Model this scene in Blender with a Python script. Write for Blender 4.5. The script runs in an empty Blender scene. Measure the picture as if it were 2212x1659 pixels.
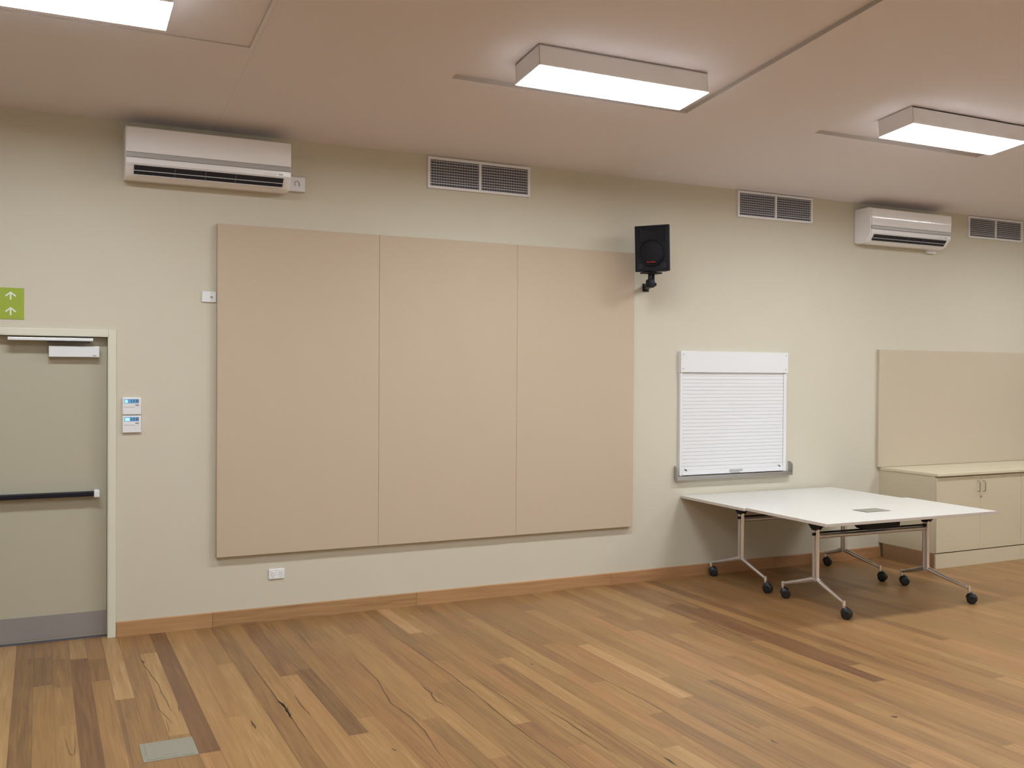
import bpy, bmesh, math, random
from mathutils import Vector, Matrix, Euler
random.seed(7)
COL = bpy.context.scene.collection
D = 7.073          # camera to back wall
H = 1.8147         # camera height
SL = math.radians(6.1); T = math.tan(SL)   # ceiling slope, rising away from the back wall
ZW = 3.505         # ceiling height at the back wall

# ---------------------------------------------------------------- materials
def srgb(r, g, b):
    f = lambda c: (c/255/12.92) if c/255 <= 0.04045 else ((c/255+0.055)/1.055)**2.4
    return (f(r), f(g), f(b), 1)
def mat(name, col, rough=.5, metal=0., emit=None, strength=0., noise=0., nscale=20., bump=0., bscale=200., spec=.5):
    m = bpy.data.materials.new(name); m.use_nodes = True
    nt = m.node_tree; b = nt.nodes['Principled BSDF']
    b.inputs['Base Color'].default_value = col
    b.inputs['Roughness'].default_value = rough
    b.inputs['Metallic'].default_value = metal
    b.inputs['Specular IOR Level'].default_value = spec
    if emit:
        b.inputs['Emission Color'].default_value = emit
        b.inputs['Emission Strength'].default_value = strength
    if noise or bump:
        tc = nt.nodes.new('ShaderNodeTexCoord')
    if noise:
        n = nt.nodes.new('ShaderNodeTexNoise'); n.inputs['Scale'].default_value = nscale; n.inputs['Detail'].default_value = 4
        nt.links.new(tc.outputs['Object'], n.inputs['Vector'])
        mp = nt.nodes.new('ShaderNodeMapRange'); mp.inputs['To Min'].default_value = 1-noise; mp.inputs['To Max'].default_value = 1+noise
        nt.links.new(n.outputs['Fac'], mp.inputs['Value'])
        mx = nt.nodes.new('ShaderNodeVectorMath'); mx.operation = 'SCALE'; mx.inputs[0].default_value = col[:3]
        nt.links.new(mp.outputs['Result'], mx.inputs['Scale'])
        nt.links.new(mx.outputs['Vector'], b.inputs['Base Color'])
    if bump:
        n2 = nt.nodes.new('ShaderNodeTexNoise'); n2.inputs['Scale'].default_value = bscale; n2.inputs['Detail'].default_value = 3
        nt.links.new(tc.outputs['Object'], n2.inputs['Vector'])
        bp = nt.nodes.new('ShaderNodeBump'); bp.inputs['Strength'].default_value = bump; bp.inputs['Distance'].default_value = .001
        nt.links.new(n2.outputs['Fac'], bp.inputs['Height']); nt.links.new(bp.outputs['Normal'], b.inputs['Normal'])
    return m

M = {}
M['wall'] = mat('wall_paint', (.62, .575, .475, 1), .6, noise=.015, nscale=3, bump=.15, bscale=90, spec=.3)
M['frame'] = mat('frame_paint', (.70, .68, .57, 1), .45)
M['door'] = mat('door_paint', (.47, .44, .345, 1), .5, noise=.02, nscale=4)
M['fabric'] = mat('pinboard_fabric', (.55, .445, .34, 1), .9, noise=.05, nscale=300, bump=.4, bscale=500, spec=.15)
M['fabric2'] = mat('pinboard_fabric_pale', (.56, .475, .365, 1), .9, noise=.05, nscale=300, bump=.4, bscale=500, spec=.15)
M['white'] = mat('white_plastic', (.80, .80, .84, 1), .22)
M['ac_white'] = mat('ac_casing_plastic', (.93, .93, .98, 1), .10)
M['powder'] = mat('white_powdercoat', (.80, .80, .84, 1), .35)
M['housing'] = mat('fitting_white_metal', (.90, .90, .95, 1), .4)
M['shutter'] = mat('shutter_white', (.77, .77, .80, 1), .4)
M['stepshade'] = mat('ceiling_step_shade', (.50, .46, .44, 1), .7)  # shade on the bay step faces, painted as a darker ceiling colour
M['strip'] = mat('grey_strip', (.46, .45, .46, 1), .3)
M['dark'] = mat('dark_recess', (.012, .012, .02, 1), .6)
M['darkgrey'] = mat('dark_grey_duct', (.10, .095, .12, 1), .7)
M['vane'] = mat('vane_grey', (.34, .33, .36, 1), .35)
M['black'] = mat('black_plastic', (.007, .007, .013, 1), .5, spec=.3, bump=.3, bscale=300)
M['blackg'] = mat('black_grille', (.005, .005, .010, 1), .6, spec=.3, bump=.8, bscale=700)
M['rubber'] = mat('caster_black', (.008, .009, .010, 1), .35)
M['red'] = mat('red_lettering', (.42, .02, .012, 1), .5)
M['chrome'] = mat('chrome', (.86, .88, .94, 1), .17, .85)
M['alu'] = mat('polished_aluminium', (.66, .66, .70, 1), .28, .8)
M['steel'] = mat('brushed_steel', (.50, .49, .49, 1), .32, 1., noise=.08, nscale=60)
M['kick'] = mat('kick_plate_steel', (.36, .345, .35, 1), .5, .55, noise=.05, nscale=40)
M['silver'] = mat('silver_closer', (.80, .82, .86, 1), .35, .15)
M['laminate'] = mat('white_laminate', (.66, .635, .605, 1), .32, noise=.01, nscale=5)
M['edge'] = mat('table_edge', (.60, .54, .50, 1), .4)
M['cab'] = mat('cream_laminate', (.60, .52, .38, 1), .4, noise=.015, nscale=6)
M['bench'] = mat('benchtop_laminate', (.66, .585, .43, 1), .35)
M['green'] = mat('green_sign', (.32, .42, .035, 1), .5)
M['arrow'] = mat('sign_white', (.75, .80, .70, 1), .5)
M['lcd'] = mat('lcd_blue', (.10, .26, .45, 1), .2, emit=(.15, .45, .9, 1), strength=.15)
M['lcdb'] = mat('lcd_bright', (.3, .6, .9, 1), .2, emit=(.3, .65, 1, 1), strength=.5)
M['grey'] = mat('grey_mark', (.30, .29, .29, 1), .5)
M['boxlid'] = mat('floor_box_steel', (.36, .35, .29, 1), .42, .5, noise=.08, nscale=50)
M['lamp'] = mat('lamp_diffuser', (.9, .9, .9, 1), .4, emit=(.90, .97, 1.0, 1), strength=23.6)
M['gum'] = mat('gum_vein', (.075, .04, .019, 1), .35)
M['plinth'] = mat('timber_kick', (.33, .20, .115, 1), .4, noise=.1, nscale=8)

def nodes(m): return m.node_tree, m.node_tree.nodes, m.node_tree.links
def math_node(nt, op, a, b=None, c=None):
    n = nt.nodes.new('ShaderNodeMath'); n.operation = op
    for i, v in enumerate((a, b, c)):
        if v is None: continue
        if isinstance(v, (int, float)): n.inputs[i].default_value = v
        else: nt.links.new(v, n.inputs[i])
    return n.outputs[0]

# ceiling plaster with fine sheet joints
m = mat('ceiling_plaster', (.80, .76, .79, 1), .8, bump=.1, bscale=60, spec=.2); M['ceiling'] = m
nt, N, L = nodes(m); b = N['Principled BSDF']
tc = N.new('ShaderNodeTexCoord'); sp = N.new('ShaderNodeSeparateXYZ'); L.new(tc.outputs['Object'], sp.inputs[0])
ax = math_node(nt, 'ABSOLUTE', math_node(nt, 'SUBTRACT', sp.outputs[0], 1.100))
m1 = math_node(nt, 'LESS_THAN', ax, .0022)
ax = math_node(nt, 'ABSOLUTE', math_node(nt, 'SUBTRACT', sp.outputs[0], 2.38))
m2 = math_node(nt, 'LESS_THAN', ax, .0015)
mk = math_node(nt, 'MAXIMUM', math_node(nt, 'MULTIPLY', m1, .16), math_node(nt, 'MULTIPLY', m2, .06))
mx = N.new('ShaderNodeMix'); mx.data_type = 'RGBA'; mx.inputs['A'].default_value = (.80, .76, .79, 1); mx.inputs['B'].default_value = (.25, .2, .17, 1)
L.new(mk, mx.inputs['Factor']); L.new(mx.outputs['Result'], b.inputs['Base Color'])

# timber: UV.x across the board 0..1, UV.y metres along it, colour attribute carries tone and seed
def timber(name, stops, rough):
    m = bpy.data.materials.new(name); m.use_nodes = True
    nt, N, L = nodes(m); b = N['Principled BSDF']
    at = N.new('ShaderNodeAttribute'); at.attribute_name = 'tone'
    sc = N.new('ShaderNodeSeparateColor'); L.new(at.outputs['Color'], sc.inputs[0])
    tone, seed = sc.outputs[0], sc.outputs[1]
    uv = N.new('ShaderNodeUVMap'); uv.uv_map = 'UVMap'; su = N.new('ShaderNodeSeparateXYZ'); L.new(uv.outputs[0], su.inputs[0])
    cb = N.new('ShaderNodeCombineXYZ')
    L.new(math_node(nt, 'MULTIPLY', su.outputs[0], 3.0), cb.inputs[0]); L.new(math_node(nt, 'MULTIPLY', su.outputs[1], 1.3), cb.inputs[1])
    L.new(math_node(nt, 'MULTIPLY', seed, 80.), cb.inputs[2])
    n1 = N.new('ShaderNodeTexNoise'); n1.inputs['Scale'].default_value = 1.6; n1.inputs['Detail'].default_value = 5; n1.inputs['Distortion'].default_value = .6
    L.new(cb.outputs[0], n1.inputs['Vector'])
    cb2 = N.new('ShaderNodeCombineXYZ')
    L.new(math_node(nt, 'MULTIPLY', su.outputs[0], 26.), cb2.inputs[0]); L.new(math_node(nt, 'MULTIPLY', su.outputs[1], 3.), cb2.inputs[1])
    L.new(math_node(nt, 'MULTIPLY', seed, 37.), cb2.inputs[2])
    n2 = N.new('ShaderNodeTexNoise'); n2.inputs['Scale'].default_value = 1.; n2.inputs['Detail'].default_value = 3
    L.new(cb2.outputs[0], n2.inputs['Vector'])
    t = math_node(nt, 'ADD', tone, math_node(nt, 'MULTIPLY', math_node(nt, 'SUBTRACT', n1.outputs['Fac'], .5), .65))
    t = math_node(nt, 'ADD', t, math_node(nt, 'MULTIPLY', math_node(nt, 'SUBTRACT', n2.outputs['Fac'], .5), .42))
    cr = N.new('ShaderNodeValToRGB'); L.new(t, cr.inputs[0])
    el = cr.color_ramp.elements
    el[0].position = stops[0][0]; el[0].color = stops[0][1]; el[1].position = stops[-1][0]; el[1].color = stops[-1][1]
    for p, c in stops[1:-1]:
        e = el.new(p); e.color = c
    # hue shift from the third channel: reddish boards against olive ones
    mixr = N.new('ShaderNodeMix'); mixr.data_type = 'RGBA'; mixr.blend_type = 'MULTIPLY'
    rr = N.new('ShaderNodeValToRGB'); L.new(sc.outputs[2], rr.inputs[0])
    rr.color_ramp.elements[0].color = (.985, 1.01, .95, 1); rr.color_ramp.elements[1].color = (1.06, .965, .95, 1)
    mixr.inputs['Factor'].default_value = 1
    L.new(cr.outputs[0], mixr.inputs['A']); L.new(rr.outputs[0], mixr.inputs['B'])
    # dark line at the board edges
    e1 = math_node(nt, 'MINIMUM', su.outputs[0], math_node(nt, 'SUBTRACT', 1., su.outputs[0]))
    gap = math_node(nt, 'LESS_THAN', e1, .013)
    gp = math_node(nt, 'MULTIPLY', gap, math_node(nt, 'MULTIPLY', math_node(nt, 'GREATER_THAN', math_node(nt, 'FRACT', math_node(nt, 'MULTIPLY', seed, 7.3)), .25), .62))
    # small dark flecks and short cracks along the grain
    cb3 = N.new('ShaderNodeCombineXYZ')
    L.new(math_node(nt, 'MULTIPLY', su.outputs[0], 1.6), cb3.inputs[0]); L.new(math_node(nt, 'MULTIPLY', su.outputs[1], 1.5), cb3.inputs[1]); L.new(math_node(nt, 'MULTIPLY', seed, 53.), cb3.inputs[2])
    n3 = N.new('ShaderNodeTexNoise'); n3.inputs['Scale'].default_value = 2.2; n3.inputs['Detail'].default_value = 6; n3.inputs['Roughness'].default_value = .65
    L.new(cb3.outputs[0], n3.inputs['Vector'])
    fl = N.new('ShaderNodeMapRange'); fl.inputs['From Min'].default_value = .30; fl.inputs['From Max'].default_value = .24
    L.new(n3.outputs['Fac'], fl.inputs['Value'])
    dk = math_node(nt, 'MAXIMUM', gp, math_node(nt, 'MULTIPLY', fl.outputs[0], .6))
    mxd = N.new('ShaderNodeMix'); mxd.data_type = 'RGBA'; mxd.inputs['B'].default_value = (.05, .026, .012, 1)
    L.new(dk, mxd.inputs['Factor']); L.new(mixr.outputs['Result'], mxd.inputs['A'])
    L.new(mxd.outputs['Result'], b.inputs['Base Color'])
    rg = N.new('ShaderNodeMapRange'); rg.inputs['To Min'].default_value = rough-.05; rg.inputs['To Max'].default_value = rough+.08
    L.new(n1.outputs['Fac'], rg.inputs['Value']); L.new(rg.outputs[0], b.inputs['Roughness'])
    b.inputs['Specular IOR Level'].default_value = .5
    bp = N.new('ShaderNodeBump'); bp.inputs['Strength'].default_value = .12; bp.inputs['Distance'].default_value = .001
    L.new(n2.outputs['Fac'], bp.inputs['Height']); L.new(bp.outputs[0], b.inputs['Normal'])
    return m
FL = [(0., (.085, .035, .015, 1)), (.3, (.165, .085, .037, 1)), (.5, (.25, .135, .052, 1)), (.72, (.33, .185, .074, 1)), (1., (.46, .29, .145, 1))]
M['floor'] = timber('floor_boards', FL, .36)
M['skirt'] = timber('skirting_timber', [(0., (.16, .08, .035, 1)), (.5, (.42, .24, .115, 1)), (1., (.52, .32, .17, 1))], .38)

# ---------------------------------------------------------------- mesh helpers
class MB:
    """collects shapes; .build() links them as one mesh object"""
    def __init__(s): s.bm = bmesh.new(); s.mi = 0
    def _mark(s, vs):
        for f in set(f for v in vs for f in v.link_faces): f.material_index = s.mi
    def box(s, x0, x1, y0, y1, z0, z1, bev=0., mtx=None, seg=2):
        r = bmesh.ops.create_cube(s.bm, size=1.)
        vs = r['verts']
        for v in vs:
            v.co = Vector((x0+(v.co.x+.5)*(x1-x0), y0+(v.co.y+.5)*(y1-y0), z0+(v.co.z+.5)*(z1-z0)))
        if bev:
            es = list(set(e for v in vs for e in v.link_edges))
            r = bmesh.ops.bevel(s.bm, geom=es, offset=bev, segments=seg, affect='EDGES', profile=.5)
            vs = r['verts'] + [v for v in vs if v.is_valid]
            vs = list(set(v for f in r['faces'] for v in f.verts) | set(v for v in vs if v.is_valid))
        s._mark(vs)
        if mtx:
            for v in set(vs): v.co = mtx @ v.co
        return s
    def prism(s, pts, axis, a0, a1, bev=0.):
        """pts: 2-D outline; axis 'x' -> pts are (y,z), 'y' -> (x,z), 'z' -> (x,y)"""
        def mk(p, a):
            return {'x': (a, p[0], p[1]), 'y': (p[0], a, p[1]), 'z': (p[0], p[1], a)}[axis]
        v0 = [s.bm.verts.new(mk(p, a0)) for p in pts]; v1 = [s.bm.verts.new(mk(p, a1)) for p in pts]
        n = len(pts)
        fs = [s.bm.faces.new(v0), s.bm.faces.new(v1[::-1])]
        for i in range(n):
            fs.append(s.bm.faces.new((v0[i], v1[i], v1[(i+1) % n], v0[(i+1) % n])))
        for f in fs: f.material_index = s.mi
        bmesh.ops.recalc_face_normals(s.bm, faces=fs)
        return s
    def cyl(s, p0, p1, r0, r1=None, seg=20):
        p0, p1 = Vector(p0), Vector(p1); d = p1-p0
        q = d.to_track_quat('Z', 'Y').to_matrix().to_4x4()
        r = bmesh.ops.create_cone(s.bm, cap_ends=True, segments=seg, radius1=r0, radius2=r0 if r1 is None else r1, depth=d.length,
                                  matrix=Matrix.Translation((p0+p1)/2) @ q)
        s._mark(r['verts']); return s
    def tube(s, pts, rad, seg=12, sx=1., sy=1., up=(0, 0, 1)):
        """swept tube; rad a number or a list; sx, sy flatten the section"""
        pts = [Vector(p) for p in pts]; n = len(pts)
        rad = rad if isinstance(rad, (list, tuple)) else [rad]*n
        rings = []
        for i, p in enumerate(pts):
            t = (pts[min(i+1, n-1)]-pts[max(i-1, 0)]).normalized()
            u = Vector(up)
            if abs(t.dot(u)) > .95: u = Vector((0, 1, 0))
            a = t.cross(u).normalized(); c = a.cross(t).normalized()
            rings.append([s.bm.verts.new(p+(a*math.cos(k*2*math.pi/seg)*sx+c*math.sin(k*2*math.pi/seg)*sy)*rad[i]) for k in range(seg)])
        fs = []
        for i in range(n-1):
            for k in range(seg):
                fs.append(s.bm.faces.new((rings[i][k], rings[i][(k+1) % seg], rings[i+1][(k+1) % seg], rings[i+1][k])))
        fs.append(s.bm.faces.new(rings[0][::-1])); fs.append(s.bm.faces.new(rings[-1]))
        for f in fs: f.material_index = s.mi
        bmesh.ops.recalc_face_normals(s.bm, faces=fs)
        return s
    def lathe(s, prof, origin, axis, seg=28):
        """prof: (radius, offset along axis)"""
        q = Vector(axis).to_track_quat('Z', 'Y').to_matrix().to_4x4(); mt = Matrix.Translation(origin) @ q
        rings = [[s.bm.verts.new(mt @ Vector((r*math.cos(k*2*math.pi/seg), r*math.sin(k*2*math.pi/seg), h))) for k in range(seg)] for r, h in prof]
        fs = []
        for i in range(len(rings)-1):
            for k in range(seg):
                fs.append(s.bm.faces.new((rings[i][k], rings[i][(k+1) % seg], rings[i+1][(k+1) % seg], rings[i+1][k])))
        fs.append(s.bm.faces.new(rings[0][::-1])); fs.append(s.bm.faces.new(rings[-1]))
        for f in fs: f.material_index = s.mi
        bmesh.ops.recalc_face_normals(s.bm, faces=fs)
        return s
    def build(s, name, mats, parent=None, loc=(0, 0, 0), smooth=False, label=None):
        if not isinstance(mats, (list, tuple)): mats = [mats]
        me = bpy.data.meshes.new(name)
        L0 = Vector(loc)
        for v in s.bm.verts: v.co -= L0
        s.bm.to_mesh(me); s.bm.free()
        for mm in mats: me.materials.append(M[mm])
        if smooth:
            for p in me.polygons: p.use_smooth = True
            try: me.set_sharp_from_angle(angle=math.radians(40))
            except Exception: pass
        o = bpy.data.objects.new(name, me); COL.objects.link(o)
        if parent: o.parent = parent
        else: o.location = loc
        if label: o['label'] = label
        return o

def tag(o, label=None, cat=None, group=None, kind=None):
    if label: o['label'] = label
    if cat: o['category'] = cat
    if group: o['group'] = group
    if kind: o['kind'] = kind
    return o
def thing(name, loc, label=None, cat=None, group=None, kind=None, rot=(0, 0, 0)):
    o = bpy.data.objects.new(name, None); o.empty_display_size = .1; COL.objects.link(o)
    o.location = loc; o.rotation_euler = rot
    return tag(o, label, cat, group, kind)
def copy_tree(o, parent=None):
    c = o.copy(); COL.objects.link(c); c.parent = parent
    for ch in list(o.children): copy_tree(ch, c)
    return c

# everything on the back wall is written as x, distance q from the wall, z
def Y(q): return D-q
def qbox(mb, x0, x1, q0, q1, z0, z1, bev=0.): return mb.box(x0, x1, D-q1, D-q0, z0, z1, bev)

# ---------------------------------------------------------------- floor
VEINS=[
(0.004, [(0.572, 0.621), (0.573, 0.706), (0.582, 0.841), (0.596, 1.003), (0.617, 1.191), (0.615, 1.358), (0.627, 1.497), (0.627, 1.625), (0.645, 1.756)]),
(0.003, [(0.569, 1.391), (0.572, 1.624), (0.593, 1.732), (0.606, 1.809), (0.616, 1.882)]),
(0.003, [(0.585, 1.775), (0.587, 1.914), (0.581, 2.021)]),
(0.004, [(0.109, 1.822), (0.119, 1.972), (0.126, 2.074), (0.138, 2.099), (0.149, 2.085), (0.153, 1.967), (0.155, 1.811)]),
(0.005, [(1.177, 0.883), (1.176, 1.21), (1.179, 1.565), (1.179, 1.754), (1.19, 1.862), (1.183, 2.03), (1.181, 2.213), (1.178, 2.405)]),
(0.016, [(1.181, 1.742), (1.186, 1.809), (1.189, 1.886), (1.183, 1.994), (1.181, 2.053)]),
(0.006, [(1.281, 1.695), (1.278, 1.877), (1.282, 2.052)]),
(0.004, [(1.394, 0.733), (1.396, 1.018), (1.43, 1.327), (1.43, 1.538), (1.419, 1.812)]),
(0.006, [(0.674, 1.584), (0.668, 1.718)]),
(0.012, [(0.98, 1.983), (0.983, 2.121)]),
(0.004, [(1.627, 0.193), (1.609, 0.482), (1.602, 0.791), (1.606, 1.115)]),
(0.012, [(0.571, 0.637), (0.577, 0.714)]),
(0.012, [(0.707, 0.801), (0.715, 0.824)]),
(0.005, [(1.801, 1.004), (1.794, 1.316), (1.786, 1.636), (1.726, 2.053), (1.755, 2.293), (1.751, 2.501), (1.717, 2.727), (1.696, 2.989)]),
(0.005, [(2.19, 0.475), (2.187, 0.81), (2.204, 1.189), (2.216, 1.73), (2.209, 2.094), (2.203, 2.332), (2.189, 2.628), (2.197, 2.928), (2.202, 3.217)]),
(0.009, [(1.992, 1.799), (1.986, 1.99), (1.965, 2.119), (1.989, 2.233)]),
(0.005, [(2.319, 1.743), (2.321, 1.984), (2.327, 2.241), (2.328, 2.448)]),
(0.007, [(2.458, 2.451), (2.463, 2.649), (2.467, 2.885), (2.464, 3.144)]),
(0.004, [(2.997, 1.814), (3.007, 2.235), (3.022, 2.564), (3.014, 2.892)]),
(0.008, [(2.654, 3.3), (2.654, 3.408)]),
(0.01, [(1.527, 2.649), (1.531, 2.697)]),
(0.004, [(2.608, 1.749), (2.601, 2.013), (2.597, 2.21)]),
(0.01, [(3.261, 3.339), (3.265, 3.402)]),
(0.006, [(2.651, 3.3), (2.648, 3.408)]),
(0.004, [(3.725, 2.236), (3.727, 2.633), (3.722, 2.843)]),
(0.03, [(4.068, 3.361), (4.083, 3.387)]),
(0.012, [(4.372, 1.717), (4.386, 1.771)]),
(0.012, [(2.95, 0.995), (2.963, 1.021)]),
(0.01, [(2.75, 1.72), (2.758, 1.762)]),
]
W = .1015; PH = .067
X0, X1, QMAX = -4.0, 12.6, 10.4
FIX = {  # board number: list of (end q, tone, redness) as seen in front of the door
 -4: [(3.4, .72, .3), (8, .5, .5)],
 -3: [(3.2, .80, .2), (8, .5, .5)], -2: [(.316, .45, .4), (3.1, .40, .3)], -1: [(.32, .48, .4), (.93, .36, .1), (3.5, .58, .4)],
 0: [(.41, .50, .5), (1.0, .45, .5), (1.67, .60, .4), (3.2, .68, .3)], 1: [(.45, .74, .1), (3.0, .30, .8)],
 2: [(.5, .55, .5), (.97, .42, .5), (3.3, .58, .6)], 3: [(1.365, .78, .4), (3.0, .46, .5)], 4: [(2.8, .50, .6)],
 5: [(.5, .48, .5), (2.04, .76, .2), (3.2, .50, .4)], 6: [(2.333, .25, .95), (3.4, .66, .8)], 7: [(3.4, .68, .5)],
 8: [(1.9, .62, .6), (3.3, .72, .5)], 9: [(.94, .50, .4), (3.4, .70, .3)], 10: [(2.9, .42, .4)], 11: [(3.1, .58, .5)],
 12: [(1.33, .34, .8), (3.0, .66, .6)], 13: [(1.25, .42, .2), (2.41, .28, .1), (3.8, .66, .4)], 14: [(2.2, .50, .5), (3.6, .62, .4)],
 22: [(.76, .85, .6), (3.0, .48, .4)], 31: [(1.5, .5, .5), (2.65, .80, .5), (4.2, .5, .5)],
 39: [(1.6, .5, .5), (3.13, .55, .9), (4.5, .62, .4)], 43: [(.8, .45, .6), (2.9, .24, 1.), (5, .6, .4)], 44: [(1.0, .4, .7), (2.6, .30, 1.), (4, .66, .5)],
 45: [(2.2, .55, .6), (5, .5, .5)], 42: [(1.9, .36, .8), (4, .58, .5)],
}
me = bpy.data.meshes.new('floor'); bm = bmesh.new()
uvl = bm.loops.layers.uv.new('UVMap'); cl = bm.loops.layers.float_color.new('tone')
k0 = math.floor((X0-PH)/W); k1 = math.ceil((X1-PH)/W)
for k in range(k0, k1):
    xa = PH+k*W; xb = xa+W
    segs = []; q = -.2
    for (qe, tn, rd) in FIX.get(k, []):
        segs.append((q, qe, tn, rd)); q = qe
    while q < QMAX:
        ln = random.choice([.5, .8, 1.2, 1.6, 2.1, 2.6])*random.uniform(.8, 1.25)
        if q < 0: ln *= random.random()
        tn = min(.9, max(.15, random.gauss(.53, .085)))
        segs.append((q, min(q+ln, QMAX), tn, random.random())); q += ln
    for (qa, qb, tn, rd) in segs:
        sd = random.random()
        vs = [bm.verts.new((xa, D-qa, 0)), bm.verts.new((xa, D-qb, 0)), bm.verts.new((xb, D-qb, 0)), bm.verts.new((xb, D-qa, 0))]
        f = bm.faces.new(vs)
        for lp, (u, v) in zip(f.loops, ((0, qa), (0, qb), (1, qb), (1, qa))):
            lp[uvl].uv = (u, v); lp[cl] = (tn, sd, rd, 1)
for wd, pts in VEINS:    # gum veins run through the boards
    n = len(pts); P = [Vector((x, D-q, .0004)) for x, q in pts]
    # finer, slightly wandering line
    fine = []
    for i in range(n-1):
        for j in range(4):
            p = P[i].lerp(P[i+1], j/4); p = p+Vector((random.uniform(-1, 1)*wd*.45, 0, 0)); fine.append(p)
    fine.append(P[-1]); L_ = []; R_ = []
    for i, p in enumerate(fine):
        t = fine[min(i+1, len(fine)-1)]-fine[max(i-1, 0)]; t.z = 0; t.normalize(); s_ = Vector((-t.y, t.x, 0))
        f_ = i/(len(fine)-1); w_ = wd*.5*(.15+math.sin(math.pi*f_)**.6)*random.uniform(.6, 1.25)
        L_.append(bm.verts.new(p+s_*w_)); R_.append(bm.verts.new(p-s_*w_))
    for i in range(len(fine)-1):
        f = bm.faces.new((L_[i], R_[i], R_[i+1], L_[i+1])); f.material_index = 1
bmesh.ops.recalc_face_normals(bm, faces=bm.faces)
for f in bm.faces:
    if f.normal.z < 0: f.normal_flip()
bm.to_mesh(me); bm.free()
me.materials.append(M['floor']); me.materials.append(M['gum'])
floor = bpy.data.objects.new('floor', me); COL.objects.link(floor); tag(floor, kind='structure')

# ---------------------------------------------------------------- walls
DX0, DX1, DZ = -.507, .413, 2.041      # door opening
mb = MB()
mb.box(X0, DX0, D, D+.2, -.05, 3.8); mb.box(DX1, X1, D, D+.2, -.05, 3.8); mb.box(DX0, DX1, D, D+.2, DZ, 3.8)
tag(mb.build('wall_back', 'wall'), kind='structure')
YF = D-QMAX
def zc(q): return ZW+T*q
for nm, xa, xb in (('wall_left', X0-.2, X0), ('wall_right', X1, X1+.2)):
    mb = MB(); mb.prism([(D+.2, -.05), (YF-.2, -.05), (YF-.2, zc(QMAX+.2)+.05), (D+.2, zc(-.2)+.05)], 'x', xa, xb)
    tag(mb.build(nm, 'wall'), kind='structure')
mb = MB(); mb.box(X0-.2, X1+.2, YF-.2, YF, -.05, zc(QMAX)+.05); tag(mb.build('wall_front', 'wall'), kind='structure')

# ceiling: sheets with shallow recessed bays round the fittings
RD = .028
bays = [(-.73, 1.073), (2.316, 4.108), (5.303, 7.10), (8.35, 10.15)]
rd = [.008, .028, .028, .028]
QB0, QB1 = 1.435, 9.4
mb = MB(); bmc = mb.bm
xs = sorted([X0, X1]+[v for b_ in bays for v in b_]); qs = [-.0, QB0, QB1, QMAX]
def lev(i, j):
    if i < 0 or j < 0 or i >= len(xs)-1 or j >= len(qs)-1: return 0
    xm = (xs[i]+xs[i+1])/2
    if j == 1:
        for b_, r_ in zip(bays, rd):
            if b_[0] < xm < b_[1]: return r_
    return 0
def cv(x, q, u): return bmc.verts.new((x, D-q, zc(q)+u))
for i in range(len(xs)-1):
    for j in range(len(qs)-1):
        u = lev(i, j); a, b2, c, d = xs[i], xs[i+1], qs[j], qs[j+1]
        bmc.faces.new((cv(a, c, u), cv(b2, c, u), cv(b2, d, u), cv(a, d, u)))
        u2 = lev(i+1, j)
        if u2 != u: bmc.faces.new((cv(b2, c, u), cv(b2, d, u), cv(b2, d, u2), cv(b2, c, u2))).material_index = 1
        u2 = lev(i, j+1)
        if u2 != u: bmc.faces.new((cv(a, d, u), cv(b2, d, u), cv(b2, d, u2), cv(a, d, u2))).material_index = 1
tag(mb.build('ceiling', ['ceiling', 'stepshade']), kind='structure')

# timber skirting board
def skirting(name, runs):
    me = bpy.data.meshes.new(name); bm = bmesh.new(); uvl = bm.loops.layers.uv.new('UVMap'); cl = bm.loops.layers.float_color.new('tone')
    for xa, xb, tn, sd, rdn in runs:
        z0, z1, q = 0., .102, .018
        P = [(xa, 0, z0), (xb, 0, z0), (xb, q, z0), (xa, q, z0), (xa, 0, z1), (xb, 0, z1), (xb, q-.004, z1), (xa, q-.004, z1), (xa, q, z1-.004), (xb, q, z1-.004)]
        v = [bm.verts.new((p[0], D-p[1], p[2])) for p in P]
        for idx in ((3, 2, 9, 8), (8, 9, 6, 7), (7, 6, 5, 4), (0, 3, 8, 7, 4), (1, 5, 6, 9, 2)):
            f = bm.faces.new([v[i] for i in idx])
            for lp in f.loops:
                lp[uvl].uv = (.03+.94*lp.vert.co.z/.102, lp.vert.co.x); lp[cl] = (tn, sd, rdn, 1)
    bmesh.ops.recalc_face_normals(bm, faces=bm.faces)
    bm.to_mesh(me); bm.free(); me.materials.append(M['skirt'])
    o = bpy.data.objects.new(name, me); COL.objects.link(o); tag(o, kind='structure'); return o
skirting('baseboard_back', [(X0, DX0-.05, .5, .3, .5), (.466, 1.098, .56, .12, .5), (1.10, 2.63, .42, .71, .4), (2.632, 4.4, .5, .33, .6), (4.402, 6.2, .45, .9, .9), (6.202, 7.55, .42, .55, 1.)])

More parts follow.
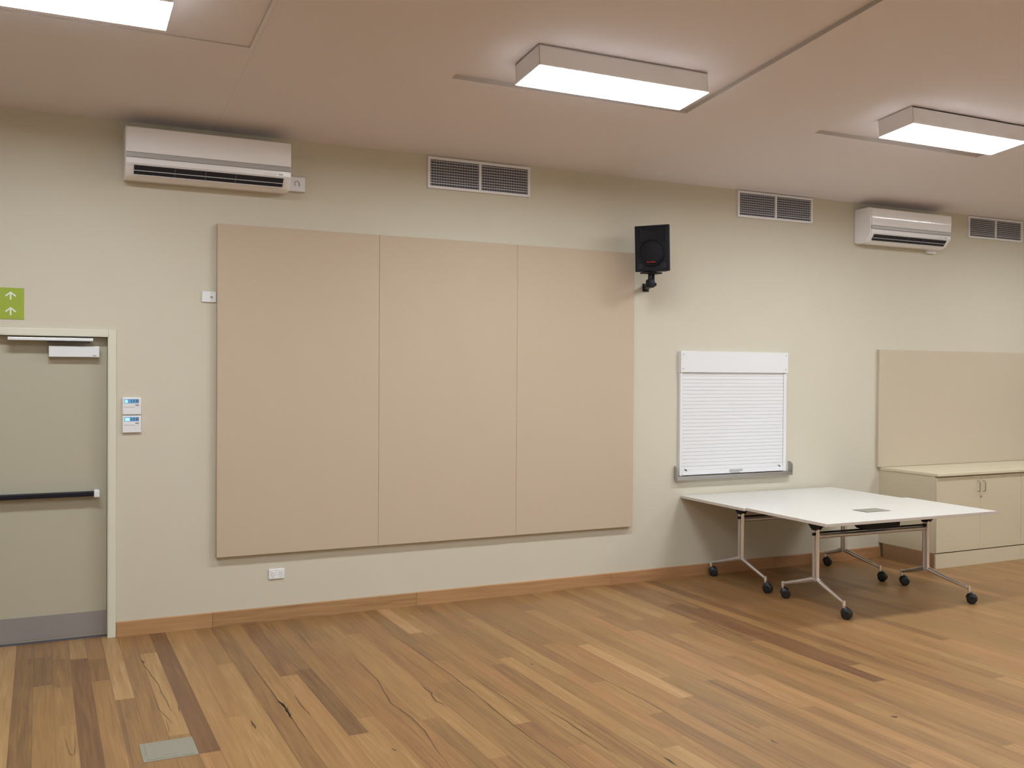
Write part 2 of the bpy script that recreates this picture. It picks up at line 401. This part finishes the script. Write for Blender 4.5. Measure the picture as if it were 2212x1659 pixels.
# ---------------------------------------------------------------- door
door = thing('door_1', (-.05, D, 0), kind='structure')
dl = (-.05, D, 0)
RC = .055    # leaf set back from the wall face
mb = MB(); mb.box(DX0+.004, DX1-.004, D+RC, D+RC+.04, .012, DZ-.006, .002); mb.build('door_leaf', 'door', door, dl)
mb = MB()
for a, b_ in ((DX0-.05, DX0), (DX1, DX1+.049)):
    mb.box(a, b_, D-.022, D+.0, 0, DZ+.045, .004)
mb.box(DX0, DX1, D-.022, D, DZ, DZ+.045, .004)
mb.box(DX0-.003, DX0+.003, D-.02, D+.12, 0, DZ); mb.box(DX1-.003, DX1+.003, D-.02, D+.12, 0, DZ); mb.box(DX0, DX1, D-.02, D+.12, DZ-.003, DZ+.003)
mb.build('door_frame', 'frame', door, dl)
mb = MB(); mb.box(DX0+.008, DX1-.008, D+RC-.003, D+RC, .022, .178); mb.build('kick_plate', 'kick', door, dl, label='grey metal kick plate')
mb = MB(); mb.box(DX0, DX1, D+RC-.012, D+RC+.06, .0, .012); mb.build('threshold', 'darkgrey', door, dl)
mb = MB(); mb.box(-.46, .325, D+RC-.065, D+RC-.028, .966, .999, .006); mb.box(-.46, .325, D+RC-.03, D+RC, .974, .99)
pb = mb.build('push_bar', 'black', door, dl, label='black horizontal push bar')
mb = MB(); mb.box(.325, .36, D+RC-.066, D+RC, .957, 1.007, .006); mb.build('end_cap', 'silver', pb, dl, label='silver end cap')
mb = MB(); mb.box(.05, .358, D+RC-.055, D+RC, 1.90, 1.974, .004); dc = mb.build('door_closer', 'silver', door, dl, label='silver door closer body')
mb = MB(); mb.box(.318, .340, D+RC-.056, D+RC-.054, 1.908, 1.914); mb.build('maker_mark', 'grey', dc, dl)
mb = MB(); mb.box(-.19, .318, D-.045, D+.02, 2.006, 2.026, .003); mb.build('closer_arm', 'silver', door, dl, label='bright slide arm')

mb = MB(); mb.box(.04, .30, D-.025, D+.01, 1.994, 2.003, .002); mb.build('closer_lever', 'darkgrey', door, dl, label='dark lever under the arm')

# ---------------------------------------------------------------- fixed things on the back wall
# green sign
sg = thing('direction_sign', (-.3, D, 2.245), 'lime green square sign with two white up arrows above door', 'sign'); L0 = (-.3, D, 2.245)
mb = MB(); qbox(mb, -.50, -.095, 0, .004, 2.142, 2.345); mb.build('sign_plate', 'green', sg, L0)
for zt in (2.321, 2.220):
    mb = MB(); xc = -.173; q0, q1 = .004, .0052
    pts = [(0, 0), (.032, -.026), (.027, -.034), (.0048, -.016), (.0048, -.053)]
    pts = [(xc+x, zt+z) for x, z in pts]+[(xc-x, zt+z) for x, z in pts[:0:-1]]
    mb.prism(pts, 'y', D-q1, D-q0)
    mb.build('arrow', 'arrow', sg, L0)

# pinboard panels
for i, (xa, xb, lb) in enumerate(((1.119, 2.3078, 'tall beige fabric pinboard panel, leftmost of three, beside the small white switch'),
                                   (2.3084, 3.4732, 'middle tall beige fabric pinboard panel between two others'),
                                   (3.4738, 4.597, 'tall beige fabric pinboard panel, rightmost of three, below the black speaker'))):
    mb = MB(); qbox(mb, xa, xb, .0015, .045, .4935, 2.852, .004)
    tag(mb.build('pinboard_panel', 'fabric', loc=((xa+xb)/2, D, .4935)), lb, 'pinboard', 'tall beige pinboard panels')
mb = MB(); qbox(mb, 7.503, 9.90, .0015, .032, .8965, 2.0695, .003)
tag(mb.build('pinboard_panel', 'fabric2', loc=(8.7, D, .8965)), 'wide low cream fabric pinboard panel standing above the cupboard benchtop', 'pinboard')

# white switch plate by panel
L0 = (1.075, D, 2.335)
t = thing('switch_plate', L0, 'small white wall plate with key switch at left edge of pinboard', 'switch')
mb = MB(); qbox(mb, 1.020, 1.117, 0, .012, 2.298, 2.374, .003); mb.build('plate', 'white', t, L0)
mb = MB(); mb.cyl((1.085, D-.012, 2.335), (1.085, D-.018, 2.335), .008); mb.build('key_switch', 'grey', t, L0, smooth=True)
for za in (2.357, 2.311):
    mb = MB(); qbox(mb, 1.079, 1.091, .012, .0128, za, za+.0025); mb.build('marking', 'grey', t, L0)

# double power outlet
L0 = (1.55, D, .339)
t = thing('power_outlet', L0, 'white double power outlet low on wall beneath left pinboard panel', 'power outlet')
mb = MB(); qbox(mb, 1.493, 1.607, 0, .010, .302, .375, .003); mb.build('plate', 'white', t, L0)
for xc in (1.522, 1.578):
    mb = MB(); qbox(mb, xc-.009, xc+.009, .010, .0135, .349, .359, .001); mb.build('rocker', 'white', t, L0)
    mb = MB()
    for s_ in (-1, 1):
        mb.box(-.0013, .0013, -.0008, .0008, -.005, .005, mtx=Matrix.Translation((xc+s_*.008, D-.0104, .332)) @ Matrix.Rotation(s_*math.radians(28), 4, 'Y'))
    mb.box(-.001, .001, -.0008, .0008, -.005, .005, mtx=Matrix.Translation((xc, D-.0104, .318)))
    mb.build('socket', 'grey', t, L0)

# two wall controllers
for (z0, z1, lb, br) in ((1.512, 1.629, 'upper of two white air conditioner controllers with dimmer blue display', False), (1.389, 1.506, 'lower of two white air conditioner controllers with brighter blue display', True)):
    L0 = (.562, D, z0)
    t = thing('wall_controller', L0, lb, 'controller', 'air conditioner controllers beside the door')
    mb = MB(); qbox(mb, .502, .622, 0, .018, z0, z1, .004); mb.build('casing', 'white', t, L0)
    mb = MB(); qbox(mb, .514, .606, .018, .0192, z0+.078, z0+.106, .0004); sc = mb.build('display', 'lcd', t, L0, label='blue lit display')
    mb = MB(); qbox(mb, .518, .548 if br else .535, .0192, .0198, z0+.081, z0+.101); mb.build('bright_patch', 'lcdb', sc, L0)
    mb = MB(); mb.mi = 0
    for xx in (.556, .572, .588, .598): qbox(mb, xx, xx+.006, .0192, .0198, z0+.083, z0+.103)
    mb.build('digits', 'darkgrey', sc, L0)
    mb = MB(); qbox(mb, .584, .606, .018, .0200, z0+.062, z0+.067, .0005); mb.build('button', 'darkgrey', t, L0, label='dark button')
    mb = MB(); qbox(mb, .516, .578, .018, .0186, z0+.052, z0+.0535); qbox(mb, .502, .622, .018, .0184, z0+.0495, z0+.0500); mb.build('flap_line', 'grey', t, L0)

# ---------------------------------------------------------------- wall vents
def vent(xa, xb, z0, z1, lb):
    L0 = ((xa+xb)/2, D, z0)
    t = thing('air_vent', L0, lb, 'vent', 'white framed wall vents under the ceiling')
    fw = .021; xm = (xa+xb)/2
    mb = MB()
    qbox(mb, xa, xb, 0, .016, z1-fw, z1, .002); qbox(mb, xa, xb, 0, .016, z0, z0+fw, .002)
    qbox(mb, xa, xa+fw, 0, .016, z0+fw, z1-fw); qbox(mb, xb-fw, xb, 0, .016, z0+fw, z1-fw)
    mb.build('frame', 'powder', t, L0)
    mb = MB(); qbox(mb, xm-.010, xm+.010, 0, .015, z0+fw, z1-fw); mb.build('centre_bar', 'powder', t, L0)
    mb = MB(); qbox(mb, xa+fw, xb-fw, 0, .0015, z0+fw, z1-fw); mb.build('duct_opening', 'darkgrey', t, L0)
    for a, b_ in ((xa+fw, xm-.010), (xm+.010, xb-fw)):
        mb = MB(); n = 9; hgt = z1-z0-2*fw
        for i in range(n):
            zz = z0+fw+hgt*(i+ (1.0 if i == 0 else .9))/(n+.4)
            th = .0016 if i else .0024
            qbox(mb, a, b_, .007, .011, zz-th, zz+th)
        mb.mi = 1; nv = 19
        for i in range(nv):
            xx = a+(b_-a)*(i+.5)/nv; qbox(mb, xx-.0016, xx+.0016, .0018, .006, z0+fw, z1-fw)
        mb.build('grille', ['powder', 'vane'], t, L0)
vent(2.706, 3.598, 3.250, 3.495, 'white framed wall vent nearest the door, between large air conditioner and speaker')
vent(5.731, 6.628, 3.257, 3.4985, 'middle white wall vent, between the black speaker and far air conditioner')
vent(8.783, 9.632, 3.272, 3.5, 'farthest white wall vent, at the right of the far air conditioner')

# ---------------------------------------------------------------- air conditioners
def aircon(lb):
    Wd = 1.095
    L0 = (0, 0, 0)
    t = thing('air_conditioner', (0, 0, 0), lb, 'air conditioner', 'white split air conditioners high on the wall')
    P = lambda pts: [(-q, z) for q, z in pts]      # local: wall plane y=0, z from underside
    # z measured from 3.09
    mb = MB()
    body = [(0, .02), (0, .342), (.012, .348), (.185, .348), (.204, .342), (.210, .330), (.210, .10), (.205, .092), (.16, .028), (.12, .012), (.05, .006)]
    mb.prism(P(body), 'x', 0, Wd); 
    for f in list(mb.bm.faces): pass
    o = mb.build('casing', 'ac_white', t, smooth=True)
    bv = o.modifiers.new('bevel', 'BEVEL'); bv.width = .008; bv.segments = 3; bv.limit_method = 'ANGLE'; bv.angle_limit = math.radians(50)
    # front panel, slightly bowed
    pts = [(.212, .172)]
    for i in range(9):
        s_ = i/8; pts.append((.218+.0085*math.sin(math.pi*(s_*.8+.05)), .172+s_*.162))
    pts += [(.212, .340), (.205, .340), (.205, .172)]
    mb = MB(); mb.prism(P(pts), 'x', .006, Wd-.006); mb.build('front_panel', 'ac_white', t, smooth=True)
    mb = MB(); mb.prism(P([(.208, .136), (.220, .138), (.223, .154), (.220, .170), (.208, .171)]), 'x', .004, Wd-.004); mb.build('trim_strip', 'strip', t, smooth=True, label='grey trim strip')
    mb = MB(); mb.prism(P([(.208, .088), (.219, .100), (.220, .134), (.208, .135)]), 'x', .006, Wd-.006); mb.build('lower_fascia', 'ac_white', t, smooth=True)
    # outlet: dark sloping mouth on the chamfer between (.2075,.086) and (.16,.028)
    a = Vector((.2095, .0865)); b_ = Vector((.168, .0345)); nrm = Vector((b_.y-a.y, -(b_.x-a.x))); nrm.normalize()
    nrm = Vector((abs(nrm.x), -abs(nrm.y)))
    def sl(u, e): return a.lerp(b_, u)+nrm*e
    mb = MB(); mb.prism(P([tuple(sl(0, .004)), tuple(sl(1, .004)), tuple(sl(1, -.01)), tuple(sl(0, -.01))]), 'x', .055, Wd-.055); mb.build('air_outlet', 'dark', t, label='dark outlet slot')
    for u, hu in ((.52, .016), (1.0, .028)):
        mb = MB(); mb.prism(P([tuple(sl(u-hu, .005)), tuple(sl(u+hu, .005)), tuple(sl(u+hu, .011)), tuple(sl(u-hu, .011))]), 'x', .052, Wd-.052); mb.build('louver', 'white', t)
    for xx in (.31, .51, .71):
        mb = MB(); mb.prism(P([tuple(sl(.04, .0045)), tuple(sl(.96, .0045)), tuple(sl(.96, .008)), tuple(sl(.04, .008))]), 'x', xx, xx+.006)
        mb.build('divider', 'darkgrey', t)
    for xx, ww, h_ in ((.90, .012, .003), (.918, .02, .003), (.945, .014, .003), (.968, .016, .003), (1.005, .03, .009)):
        mb = MB(); mb.box(xx, xx+ww, -.2205, -.2195, .107, .107+h_); mb.build('indicator_mark', 'strip', t)
    return t
ac1 = aircon('large white air conditioner above the door end of the wall, beside isolator box')
ac2 = copy_tree(ac1); ac2['label'] = 'far white air conditioner at the right, mounted between two wall vents'
ac1.location = (.503, D, 3.088); ac2.location = (7.178, D, 3.088)
# isolator switch by the first unit
L0 = (1.68, D, 3.126)
t = thing('isolator_switch', L0, 'small white isolator box at lower right corner of near air conditioner', 'switch')
mb = MB(); qbox(mb, 1.606, 1.742, 0, .035, 3.126, 3.232, .006); mb.build('box', 'white', t, L0)
mb = MB(); pts = [(1.682+.016*math.cos(a), D-.038, 3.183+.018*math.sin(a)) for a in [math.pi*i/8 for i in range(9)]]
pts = [(1.698, D-.038, 3.165)]+pts+[(1.666, D-.038, 3.165)]
mb.tube(pts, .003, 6); mb.build('rotary_mark', 'strip', t, L0, label='grey switch guard')
# small white block under the far unit's right corner
L0 = (8.19, D, 3.06)
mb = MB(); qbox(mb, 8.15, 8.275, 0, .035, 3.085-.02, 3.115, .004)
tag(mb.build('isolator_switch', 'white', loc=L0), 'small white isolator box under right corner of far air conditioner', 'switch')

# ---------------------------------------------------------------- loudspeaker on its bracket
sp_loc = (4.56, D-.36, 2.855)
spk = thing('loudspeaker', sp_loc, 'black wall loudspeaker with red lettering, angled into the room beside pinboard', 'loudspeaker', rot=(math.radians(4), 0, math.radians(-53)))
mb = MB()
hw, hh, bw, dp = .150, .190, .055, .20
f0 = [(-hw, 0), (hw, 0), (hw, .014), (bw, dp), (-bw, dp), (-hw, .014)]
mb.prism(f0, 'z', -hh, hh)
o = mb.build('cabinet', 'black', spk); bv = o.modifiers.new('bevel', 'BEVEL'); bv.width = .006; bv.segments = 3; bv.limit_method = 'ANGLE'
# front baffle: rim, horn mouth, woofer ring
mb = MB()
mb.box(-hw+.004, -hw+.014, -.008, .004, -hh+.01, hh-.01, .002); mb.box(hw-.014, hw-.004, -.008, .004, -hh+.01, hh-.01, .002)
mb.box(-hw+.01, hw-.01, -.008, .004, hh-.014, hh-.004, .002); mb.box(-hw+.01, hw-.01, -.008, .004, -hh+.004, -hh+.012, .002)
mb.build('front_rim', 'black', spk)
mb = MB()
o4 = [(-.105, .055), (.105, .055), (.105, .168), (-.105, .168)]; i4 = [(-.035, .085), (.035, .085), (.035, .140), (-.035, .140)]
vo = [mb.bm.verts.new((x, -.009, z)) for x, z in o4]; vi = [mb.bm.verts.new((x, .001-.003, z)) for x, z in i4]; vr = [mb.bm.verts.new((x*1.07, -.001, z+.0*(z))) for x, z in o4]
for i in range(4): mb.bm.faces.new((vo[i], vo[(i+1) % 4], vi[(i+1) % 4], vi[i])); mb.bm.faces.new((vr[i], vr[(i+1) % 4], vo[(i+1) % 4], vo[i]))
mb.bm.faces.new(vi); bmesh.ops.recalc_face_normals(mb.bm, faces=mb.bm.faces)
mb.build('horn', 'blackg', spk)
mb = MB(); mb.lathe([(.114, 0.), (.114, .011), (.108, .014), (.100, .009), (.098, .004), (.05, .010), (.0015, .013)], (0, 0, -.035), (0, -1, 0), 40)
mb.build('woofer_grille', 'blackg', spk, smooth=True)
for xx in (-.103, .103):
    mb = MB(); mb.lathe([(.024, 0), (.024, .006), (.017, .006), (.015, .001), (.001, .001)], (xx, 0, -.145), (0, -1, 0), 20); mb.build('port', 'dark', spk, smooth=True)
mb = MB()   # small red letters, too blurred to read
xx = -.040
for w_, h_ in ((.008, .011), (.006, .007), (.006, .009), (.008, .007), (.006, .009), (.006, .009), (.010, .009), (.008, .010)):
    mb.box(xx, xx+w_, -.0165, -.0145, -.118, -.118+h_); xx += w_+.0022
mb.build('lettering', 'red', spk, label='small red lettering')
L0 = (4.66, D, 2.56)
br = thing('speaker_bracket', L0, 'black wall bracket holding the loudspeaker from below', 'bracket')
mb = MB(); cx, cq = 4.595, .285
mb.cyl((cx, D-cq, 2.600), (cx, D-cq, 2.668), .017); mb.cyl((cx+.045, D-cq+.02, 2.60), (cx+.045, D-cq+.02, 2.664), .012)
mb.mi = 0; mb.box(cx-.07, cx+.09, D-cq-.05, D-cq+.05, 2.652, 2.664, .004)
mb.build('top_clamp', 'black', br, L0, smooth=True)
mb = MB(); mb.box(cx-.028, cx+.03, D-cq-.035, D-cq+.03, 2.535, 2.605, .012); mb.cyl((cx+.03, D-cq, 2.565), (cx+.055, D-cq, 2.565), .016)
mb.build('swivel_joint', 'black', br, L0, smooth=True)
mb = MB(); mb.prism([(cx-.02, D-cq), (cx+.02, D-cq-.01), (cx+.165, D-.008), (cx+.125, D-.008)], 'z', 2.545, 2.578); mb.build('arm', 'black', br, L0)
mb = MB(); mb.box(cx+.115, cx+.175, D-.012, D, 2.528, 2.598, .003); mb.build('wall_plate', 'black', br, L0)

# ---------------------------------------------------------------- roller shutter hatch
L0 = (5.70, D, .905)
rs = thing('roller_shutter', L0, 'closed white roller shutter over the servery hatch behind the tables', 'roller shutter')
mb = MB(); qbox(mb, 5.093, 6.318, 0, .045, 1.829, 2.0175, .002); pe = mb.build('pelmet', 'shutter', rs, L0)
for xx in (5.118, 6.293):
    for zz in (1.862, 1.988):
        mb = MB(); mb.cyl((xx, D-.045, zz), (xx, D-.0475, zz), .005, seg=12); mb.build('screw', 'grey', pe, L0)
for i, (a, b_) in enumerate(((5.098, 5.125), (6.280, 6.316))):
    mb = MB(); qbox(mb, a, b_, 0, .030, .908, 1.829, .002)
    mb.mi = 1
    if i: qbox(mb, a-.003, a, 0, .022, .915, 1.829)
    mb.build('guide_rail', ['shutter', 'grey'], rs, L0)
mb = MB(); n = 27; z0, z1 = .957, 1.829
for i in range(n):
    za = z0+(z1-z0)*i/n; zb = z0+(z1-z0)*(i+1)/n
    mb.prism([(D-.004, za), (D-.0242, za+.0008), (D-.0250, (za+zb)/2), (D-.0242, zb-.0008), (D-.004, zb)], 'x', 5.125, 6.277)
mb.build('curtain', 'shutter', rs, L0)
mb = MB(); qbox(mb, 5.125, 6.277, .003, .030, .913, .957, .002); qbox(mb, 5.125, 6.277, .02, .038, .913, .925, .002)
bb = mb.build('bottom_rail', 'shutter', rs, L0)
mb = MB(); qbox(mb, 5.650, 5.80, .026, .034, .926, .948, .003); qbox(mb, 5.660, 5.76, .03, .040, .915, .938, .003); mb.build('lock', 'strip', bb, L0, label='grey lock')
for xx in (5.165, 6.235):
    mb = MB(); mb.box(-.012, .012, -.006, .006, -.005, .005, .002, mtx=Matrix.Translation((xx, D-.03, .958)) @ Matrix.Rotation(math.radians(35), 4, 'Y')); mb.build('stop', 'darkgrey', bb, L0)
L0 = (5.72, D, .866)
sl_ = thing('servery_sill', L0, 'stainless steel sill with upturned ends under the white roller shutter', 'sill')
mb = MB(); qbox(mb, 5.058, 6.378, 0, .052, .8695, .9045, .002); mb.build('ledge', 'steel', sl_, L0)
for a, b_ in ((5.058, 5.068), (6.368, 6.378)):
    mb = MB(); mb.prism([(D, .9045), (D-.052, .9045), (D-.052, .975), (D-.02, .997), (D, .997)], 'x', a, b_); mb.build('upstand', 'steel', sl_, L0)

# ---------------------------------------------------------------- light fittings
def fitting():
    t = thing('ceiling_light', (0, 0, 0), rot=(-SL, 0, 0))
    lx, ly, hh = .61, .158, .098
    mb = MB()
    mb.box(-lx, lx, -ly, -ly+.004, -hh, .030); mb.box(-lx, lx, ly-.004, ly, -hh, .030)
    mb.box(-lx, -lx+.004, -ly, ly, -hh, .030); mb.box(lx-.004, lx, -ly, ly, -hh, .030)
    mb.box(-lx, lx, -ly, ly, .022, .030)
    mb.build('housing', 'housing', t)
    mb = MB(); mb.prism([(-lx-.0004, -ly-.0004), (lx+.0004, -ly-.0004), (lx+.0004, ly+.0004), (-lx-.0004, ly+.0004)], 'z', -hh-.003, -hh-.0003)
    mb.build('diffuser', 'lamp', t, label='glowing white diffuser')
    return t
F0 = fitting(); GR = 'surface fluorescent light fittings on the sloping ceiling'
spots = [(-.025, 1.885, 'glowing ceiling light fitting cut off at top left, above near air conditioner'),
         (3.235, 1.870, 'glowing ceiling light fitting in the middle, left of the long ceiling joint'),
         (6.235, 1.915, 'glowing ceiling light fitting at the right, farthest from the door')]
spots += [(9.4, 1.9, 'ceiling light fitting beyond the right edge of the view')]
for qq in (5.3, 8.4):
    for xx in (-.025, 3.235, 6.235, 9.4): spots.append((xx, qq, 'ceiling light fitting in a row behind the view'))
for i, (xx, qq, lb) in enumerate(spots):
    o = F0 if i == 0 else copy_tree(F0)
    bayr = rd[0] if xx < 1 else RD
    o.location = (xx, D-qq, zc(qq)-.006); tag(o, lb, 'ceiling light', GR)

# ---------------------------------------------------------------- flip-top tables
def caster(x, y, ang):
    """stem foot at x, y; wheel trails towards ang"""
    mb = MB(); dx, dy = math.cos(ang), math.sin(ang); r = .038
    cx, cy = x+dx*.022, y+dy*.022; sx, sy = -dy, dx
    for s_ in (-1, 1):
        o = Vector((cx+sx*s_*.006, cy+sy*s_*.006, r))
        mb.lathe([(.012, 0), (r-.003, 0), (r, .004), (r, .016), (r-.006, .021), (.014, .0215), (.001, .020)], o, (sx*s_, sy*s_, 0), 28)
    # hood over the wheels
    mb.tube([(cx-dx*.040, cy-dy*.040, r+.006), (cx-dx*.026, cy-dy*.026, r+.030), (cx, cy, r+.042), (cx+dx*.024, cy+dy*.024, r+.033)], [.010, .013, .013, .006], 10, sx=1.5)
    mb.mi = 1
    mb.cyl((x, y, r+.030), (x, y, .125), .0085); mb.cyl((x, y, .100), (x, y, .135), .0135, .012)
    return mb
def flip_table(name, loc, rz, lb, x_t, y_t, legs, box, zt):
    """x_t, y_t: tabletop extents in local metres; legs: list of (post x, post y, [(caster x, y), (caster x, y)])"""
    t = thing(name, loc, lb, 'table', 'white flip top tables pushed together', rot=(0, 0, rz))
    mb = MB(); mb.box(x_t[0], x_t[1], y_t[0], y_t[1], zt-.0235, zt, .0015, seg=1)
    for f in mb.bm.faces:
        f.material_index = 0 if abs(f.normal.z) > .9 and f.calc_center_median().z > zt-.002 else 1
    mb.build('tabletop', ['laminate', 'edge'], t)
    for px, py, cs in legs:
        lo = cs[0][1] < cs[1][1]
        front, back = (cs[0], cs[1]) if lo else (cs[1], cs[0])
        mb = MB()
        zb = .175
        # two uprights side by side, each bending out into a foot
        def foot(ya, c):
            dx, dy = c[0]-px, c[1]-ya
            pts = [(px, ya, .61), (px, ya, .30), (px, ya, .222)]; rad = [.0145, .0145, .015]
            mb.tube(pts, rad, 16)
            L2 = math.hypot(dx, dy); ux, uy = dx/L2, dy/L2
            pts = [(px-ux*.012, ya-uy*.012, .213), (px+ux*.012, ya+uy*.012, .212)]; rad = [.0145, .0175]
            for u in (.3, .6, .9, 1.0, 1.02):
                pts.append((px+dx*u, ya+dy*u, .212-.094*u)); rad.append(.0175-.0065*u if u < 1.01 else .006)
            mb.tube(pts, rad, 14, sx=.8, sy=1.2)
        foot(py-.019, front); mb.mi = 1; foot(py+.019, back); mb.mi = 0
        mb.cyl((px, py-.019, .60), (px, py-.019, .606), .014)
        leg = mb.build('leg', ['chrome', 'alu'], t, smooth=True)
        for c, an in ((front, math.radians(-60)), (back, math.radians(-35))):
            # move the stem so that the wheel sits on the measured spot
            cm = caster(c[0], c[1], an)
            cm.build('caster', ['rubber', 'chrome'], leg, smooth=True, label='black twin wheel caster')
        mb = MB(); mb.prism([(py-.085, zt-.0235), (py+.085, zt-.0235), (py+.062, .640), (py+.022, .602), (py-.022, .602), (py-.062, .640)], 'x', px-.024, px+.024)
        mb.build('pivot_bracket', 'black', leg)
        mb = MB(); mb.cyl((px-.02, py+.012, .568), (px+.02, py+.012, .568), .012); mb.build('beam_joint', 'black', leg, smooth=True)
    pa, pb_ = legs[0], legs[1]
    for dz, r_, mt_ in ((.579, .008, 'black'), (.550, .018, 'alu')):
        mb = MB(); mb.cyl((pa[0], pa[1]+.005, dz), (pb_[0], pb_[1]+.005, dz), r_); mb.build('crossbar', mt_, t, smooth=True)
    if box:
        xa, xb, ya, yb = box
        mb = MB(); mb.box(xa, xb, ya, yb, zt, zt+.0015); mb.mi = 1; mb.box(xa+.012, xb-.012, ya+.008, yb-.018, zt+.0015, zt+.003, .0006, seg=1)
        mb.build('power_port_lid', ['darkgrey', 'boxlid'], t, label='grey metal power port lid')
        yc = (ya+yb)/2
        mb = MB(); mb.prism([(xa-.015, zt-.0235), (xa+.375, zt-.0235), (xa+.375, .618), (xa+.35, .592), (xa+.035, .592), (xa-.015, .630)], 'y', yc-.06, yc+.06)
        mb.build('cable_tray', 'black', t, label='black cable tray under the top')
    return t
ZT = .732
RZ = math.radians(-1.2)
# local frames: origin on floor at the table's left-front corner area
def tolocal(o, p):
    dx, dy = p[0]-o[0], p[1]-o[1]; c, s_ = math.cos(-RZ), math.sin(-RZ)
    return (dx*c-dy*s_, dx*s_+dy*c)
def world(x, q): return (x, D-q)
oA = (5.98, D-.475); oB = (5.985, D-1.375)
lA = [(5.470, .420, [(5.425, .790), (5.425, .065)]), (6.605, .480, [(6.66, .855), (6.715, .135)])]
lB = [(5.447, 1.345, [(5.375, 1.715), (5.425, 1.00)]), (6.598, 1.395, [(6.66, 1.765), (6.70, 1.060)])]
def conv(o, legs):
    out = []
    for px, pq, cs in legs:
        p = tolocal(o, world(px, pq)); out.append((p[0], p[1], [tolocal(o, world(*c)) for c in cs]))
    return out
flip_table('flip_top_table', (oA[0], oA[1], 0), RZ, 'white flip top table on casters against the wall, behind the nearer table',
           (-.862, .880), (-.432, .450), conv(oA, lA), None, ZT)
bx = [tolocal(oB, world(*p)) for p in ((5.835, 1.485), (6.095, 1.335))]
flip_table('flip_top_table', (oB[0], oB[1], 0), RZ, 'nearer white flip top table on casters with power port lid on top',
           (-.862, .902), (-.447, .463), conv(oB, lB), (bx[0][0], bx[1][0], bx[0][1], bx[1][1]), ZT+.003)

# ---------------------------------------------------------------- base cupboards and benchtop
CX0, QC = 7.548, .695
def cupboard(x0, x1, lb, locked):
    L0 = ((x0+x1)/2, D, 0)
    t = thing('base_cupboard', L0, lb, 'cupboard', 'cream two door base cupboards')
    mb = MB(); qbox(mb, x0, x1, .0015, QC-.019, .142, .868); mb.build('carcass', 'cab', t, L0)
    mb = MB(); mb.mi = 0
    qbox(mb, x0, x1, QC-.020, QC-.004, 0, .138); mb.mi = 1
    if locked: qbox(mb, x0+.001, x0+.016, .055, QC-.0201, 0, .1415); qbox(mb, x0+.03, x0+.045, .0015, .055, 0, .1415)
    mb.build('plinth', ['cab', 'plinth'], t, L0)
    xm = (x0+x1)/2
    for i, (a, b_) in enumerate(((x0+.001, xm-.0012), (xm+.0012, x1-.0012))):
        mb = MB(); qbox(mb, a, b_, QC-.018, QC, .148, .855, .0012); dr = mb.build('door', 'cab', t, L0)
        hx = xm-.036 if i == 0 else xm+.040
        mb = MB(); mb.tube([(hx, D-QC, .806), (hx, D-QC-.020, .805), (hx, D-QC-.027, .798), (hx, D-QC-.027, .712), (hx, D-QC-.020, .705), (hx, D-QC, .704)], .0045, 10)
        mb.build('handle', 'steel', dr, L0, smooth=True)
        if i and locked:
            mb = MB(); mb.cyl((xm+.014, D-QC, .652), (xm+.014, D-QC-.005, .652), .010); mb.build('lock', 'grey', dr, L0, smooth=True)
cupboard(CX0, 8.732, 'cream base cupboard with two doors beside the tables, nearest cupboard', True)
cupboard(8.734, 9.918, 'cream base cupboard beyond the first one, at the right picture edge', False)
mb = MB(); qbox(mb, CX0-.006, 9.93, .033, QC+.022, .868, .895, .003); qbox(mb, CX0-.006, 9.93, 0, .034, .868, .895)
tag(mb.build('benchtop', 'bench', loc=(8.7, D, .868)), 'long cream laminate benchtop lying on the base cupboards', 'benchtop')

# ---------------------------------------------------------------- floor box
L0 = (.553, D-2.215, 0)
t = thing('floor_box', L0, 'square grey metal floor outlet box set in the boards at bottom left', 'floor box')
mb = MB(); qbox(mb, .431, .677, 2.094, 2.336, 0, .002); mb.build('frame', 'boxlid', t, L0)
mb = MB(); qbox(mb, .452, .656, 2.112, 2.318, .002, .0036, .0006); mb.build('lid', 'boxlid', t, L0)
mb = MB(); qbox(mb, .52, .59, 2.285, 2.289, .0036, .0042); mb.build('finger_slot', 'grey', t, L0)

# ---------------------------------------------------------------- camera, world, view
cam = bpy.data.cameras.new('camera'); co = bpy.data.objects.new('camera', cam); COL.objects.link(co)
cam.sensor_width = 36.; cam.sensor_fit = 'HORIZONTAL'; cam.lens = 36.*2088.16/2212
yaw, pitch, roll = .45406676, -.0116139, .00656941
F = Vector((math.sin(yaw), math.cos(yaw), 0)); Rt = Vector((math.cos(yaw), -math.sin(yaw), 0)); U = Vector((0, 0, 1))
F2 = F*math.cos(pitch)+U*math.sin(pitch); U2 = U*math.cos(pitch)-F*math.sin(pitch)
R3 = Rt*math.cos(roll)+U2*math.sin(roll); U3 = U2*math.cos(roll)-Rt*math.sin(roll)
mw = Matrix((( R3.x, U3.x, -F2.x, 0), (R3.y, U3.y, -F2.y, 0), (R3.z, U3.z, -F2.z, H), (0, 0, 0, 1)))
co.matrix_world = mw; cam.clip_start = .05; cam.clip_end = 100
S = bpy.context.scene; S.camera = co
w = bpy.data.worlds.new('world'); S.world = w; w.use_nodes = True
w.node_tree.nodes['Background'].inputs[0].default_value = (.01, .01, .01, 1)
S.view_settings.view_transform = 'Standard'; S.view_settings.look = 'None'; S.view_settings.exposure = 1.; S.view_settings.gamma = 1.
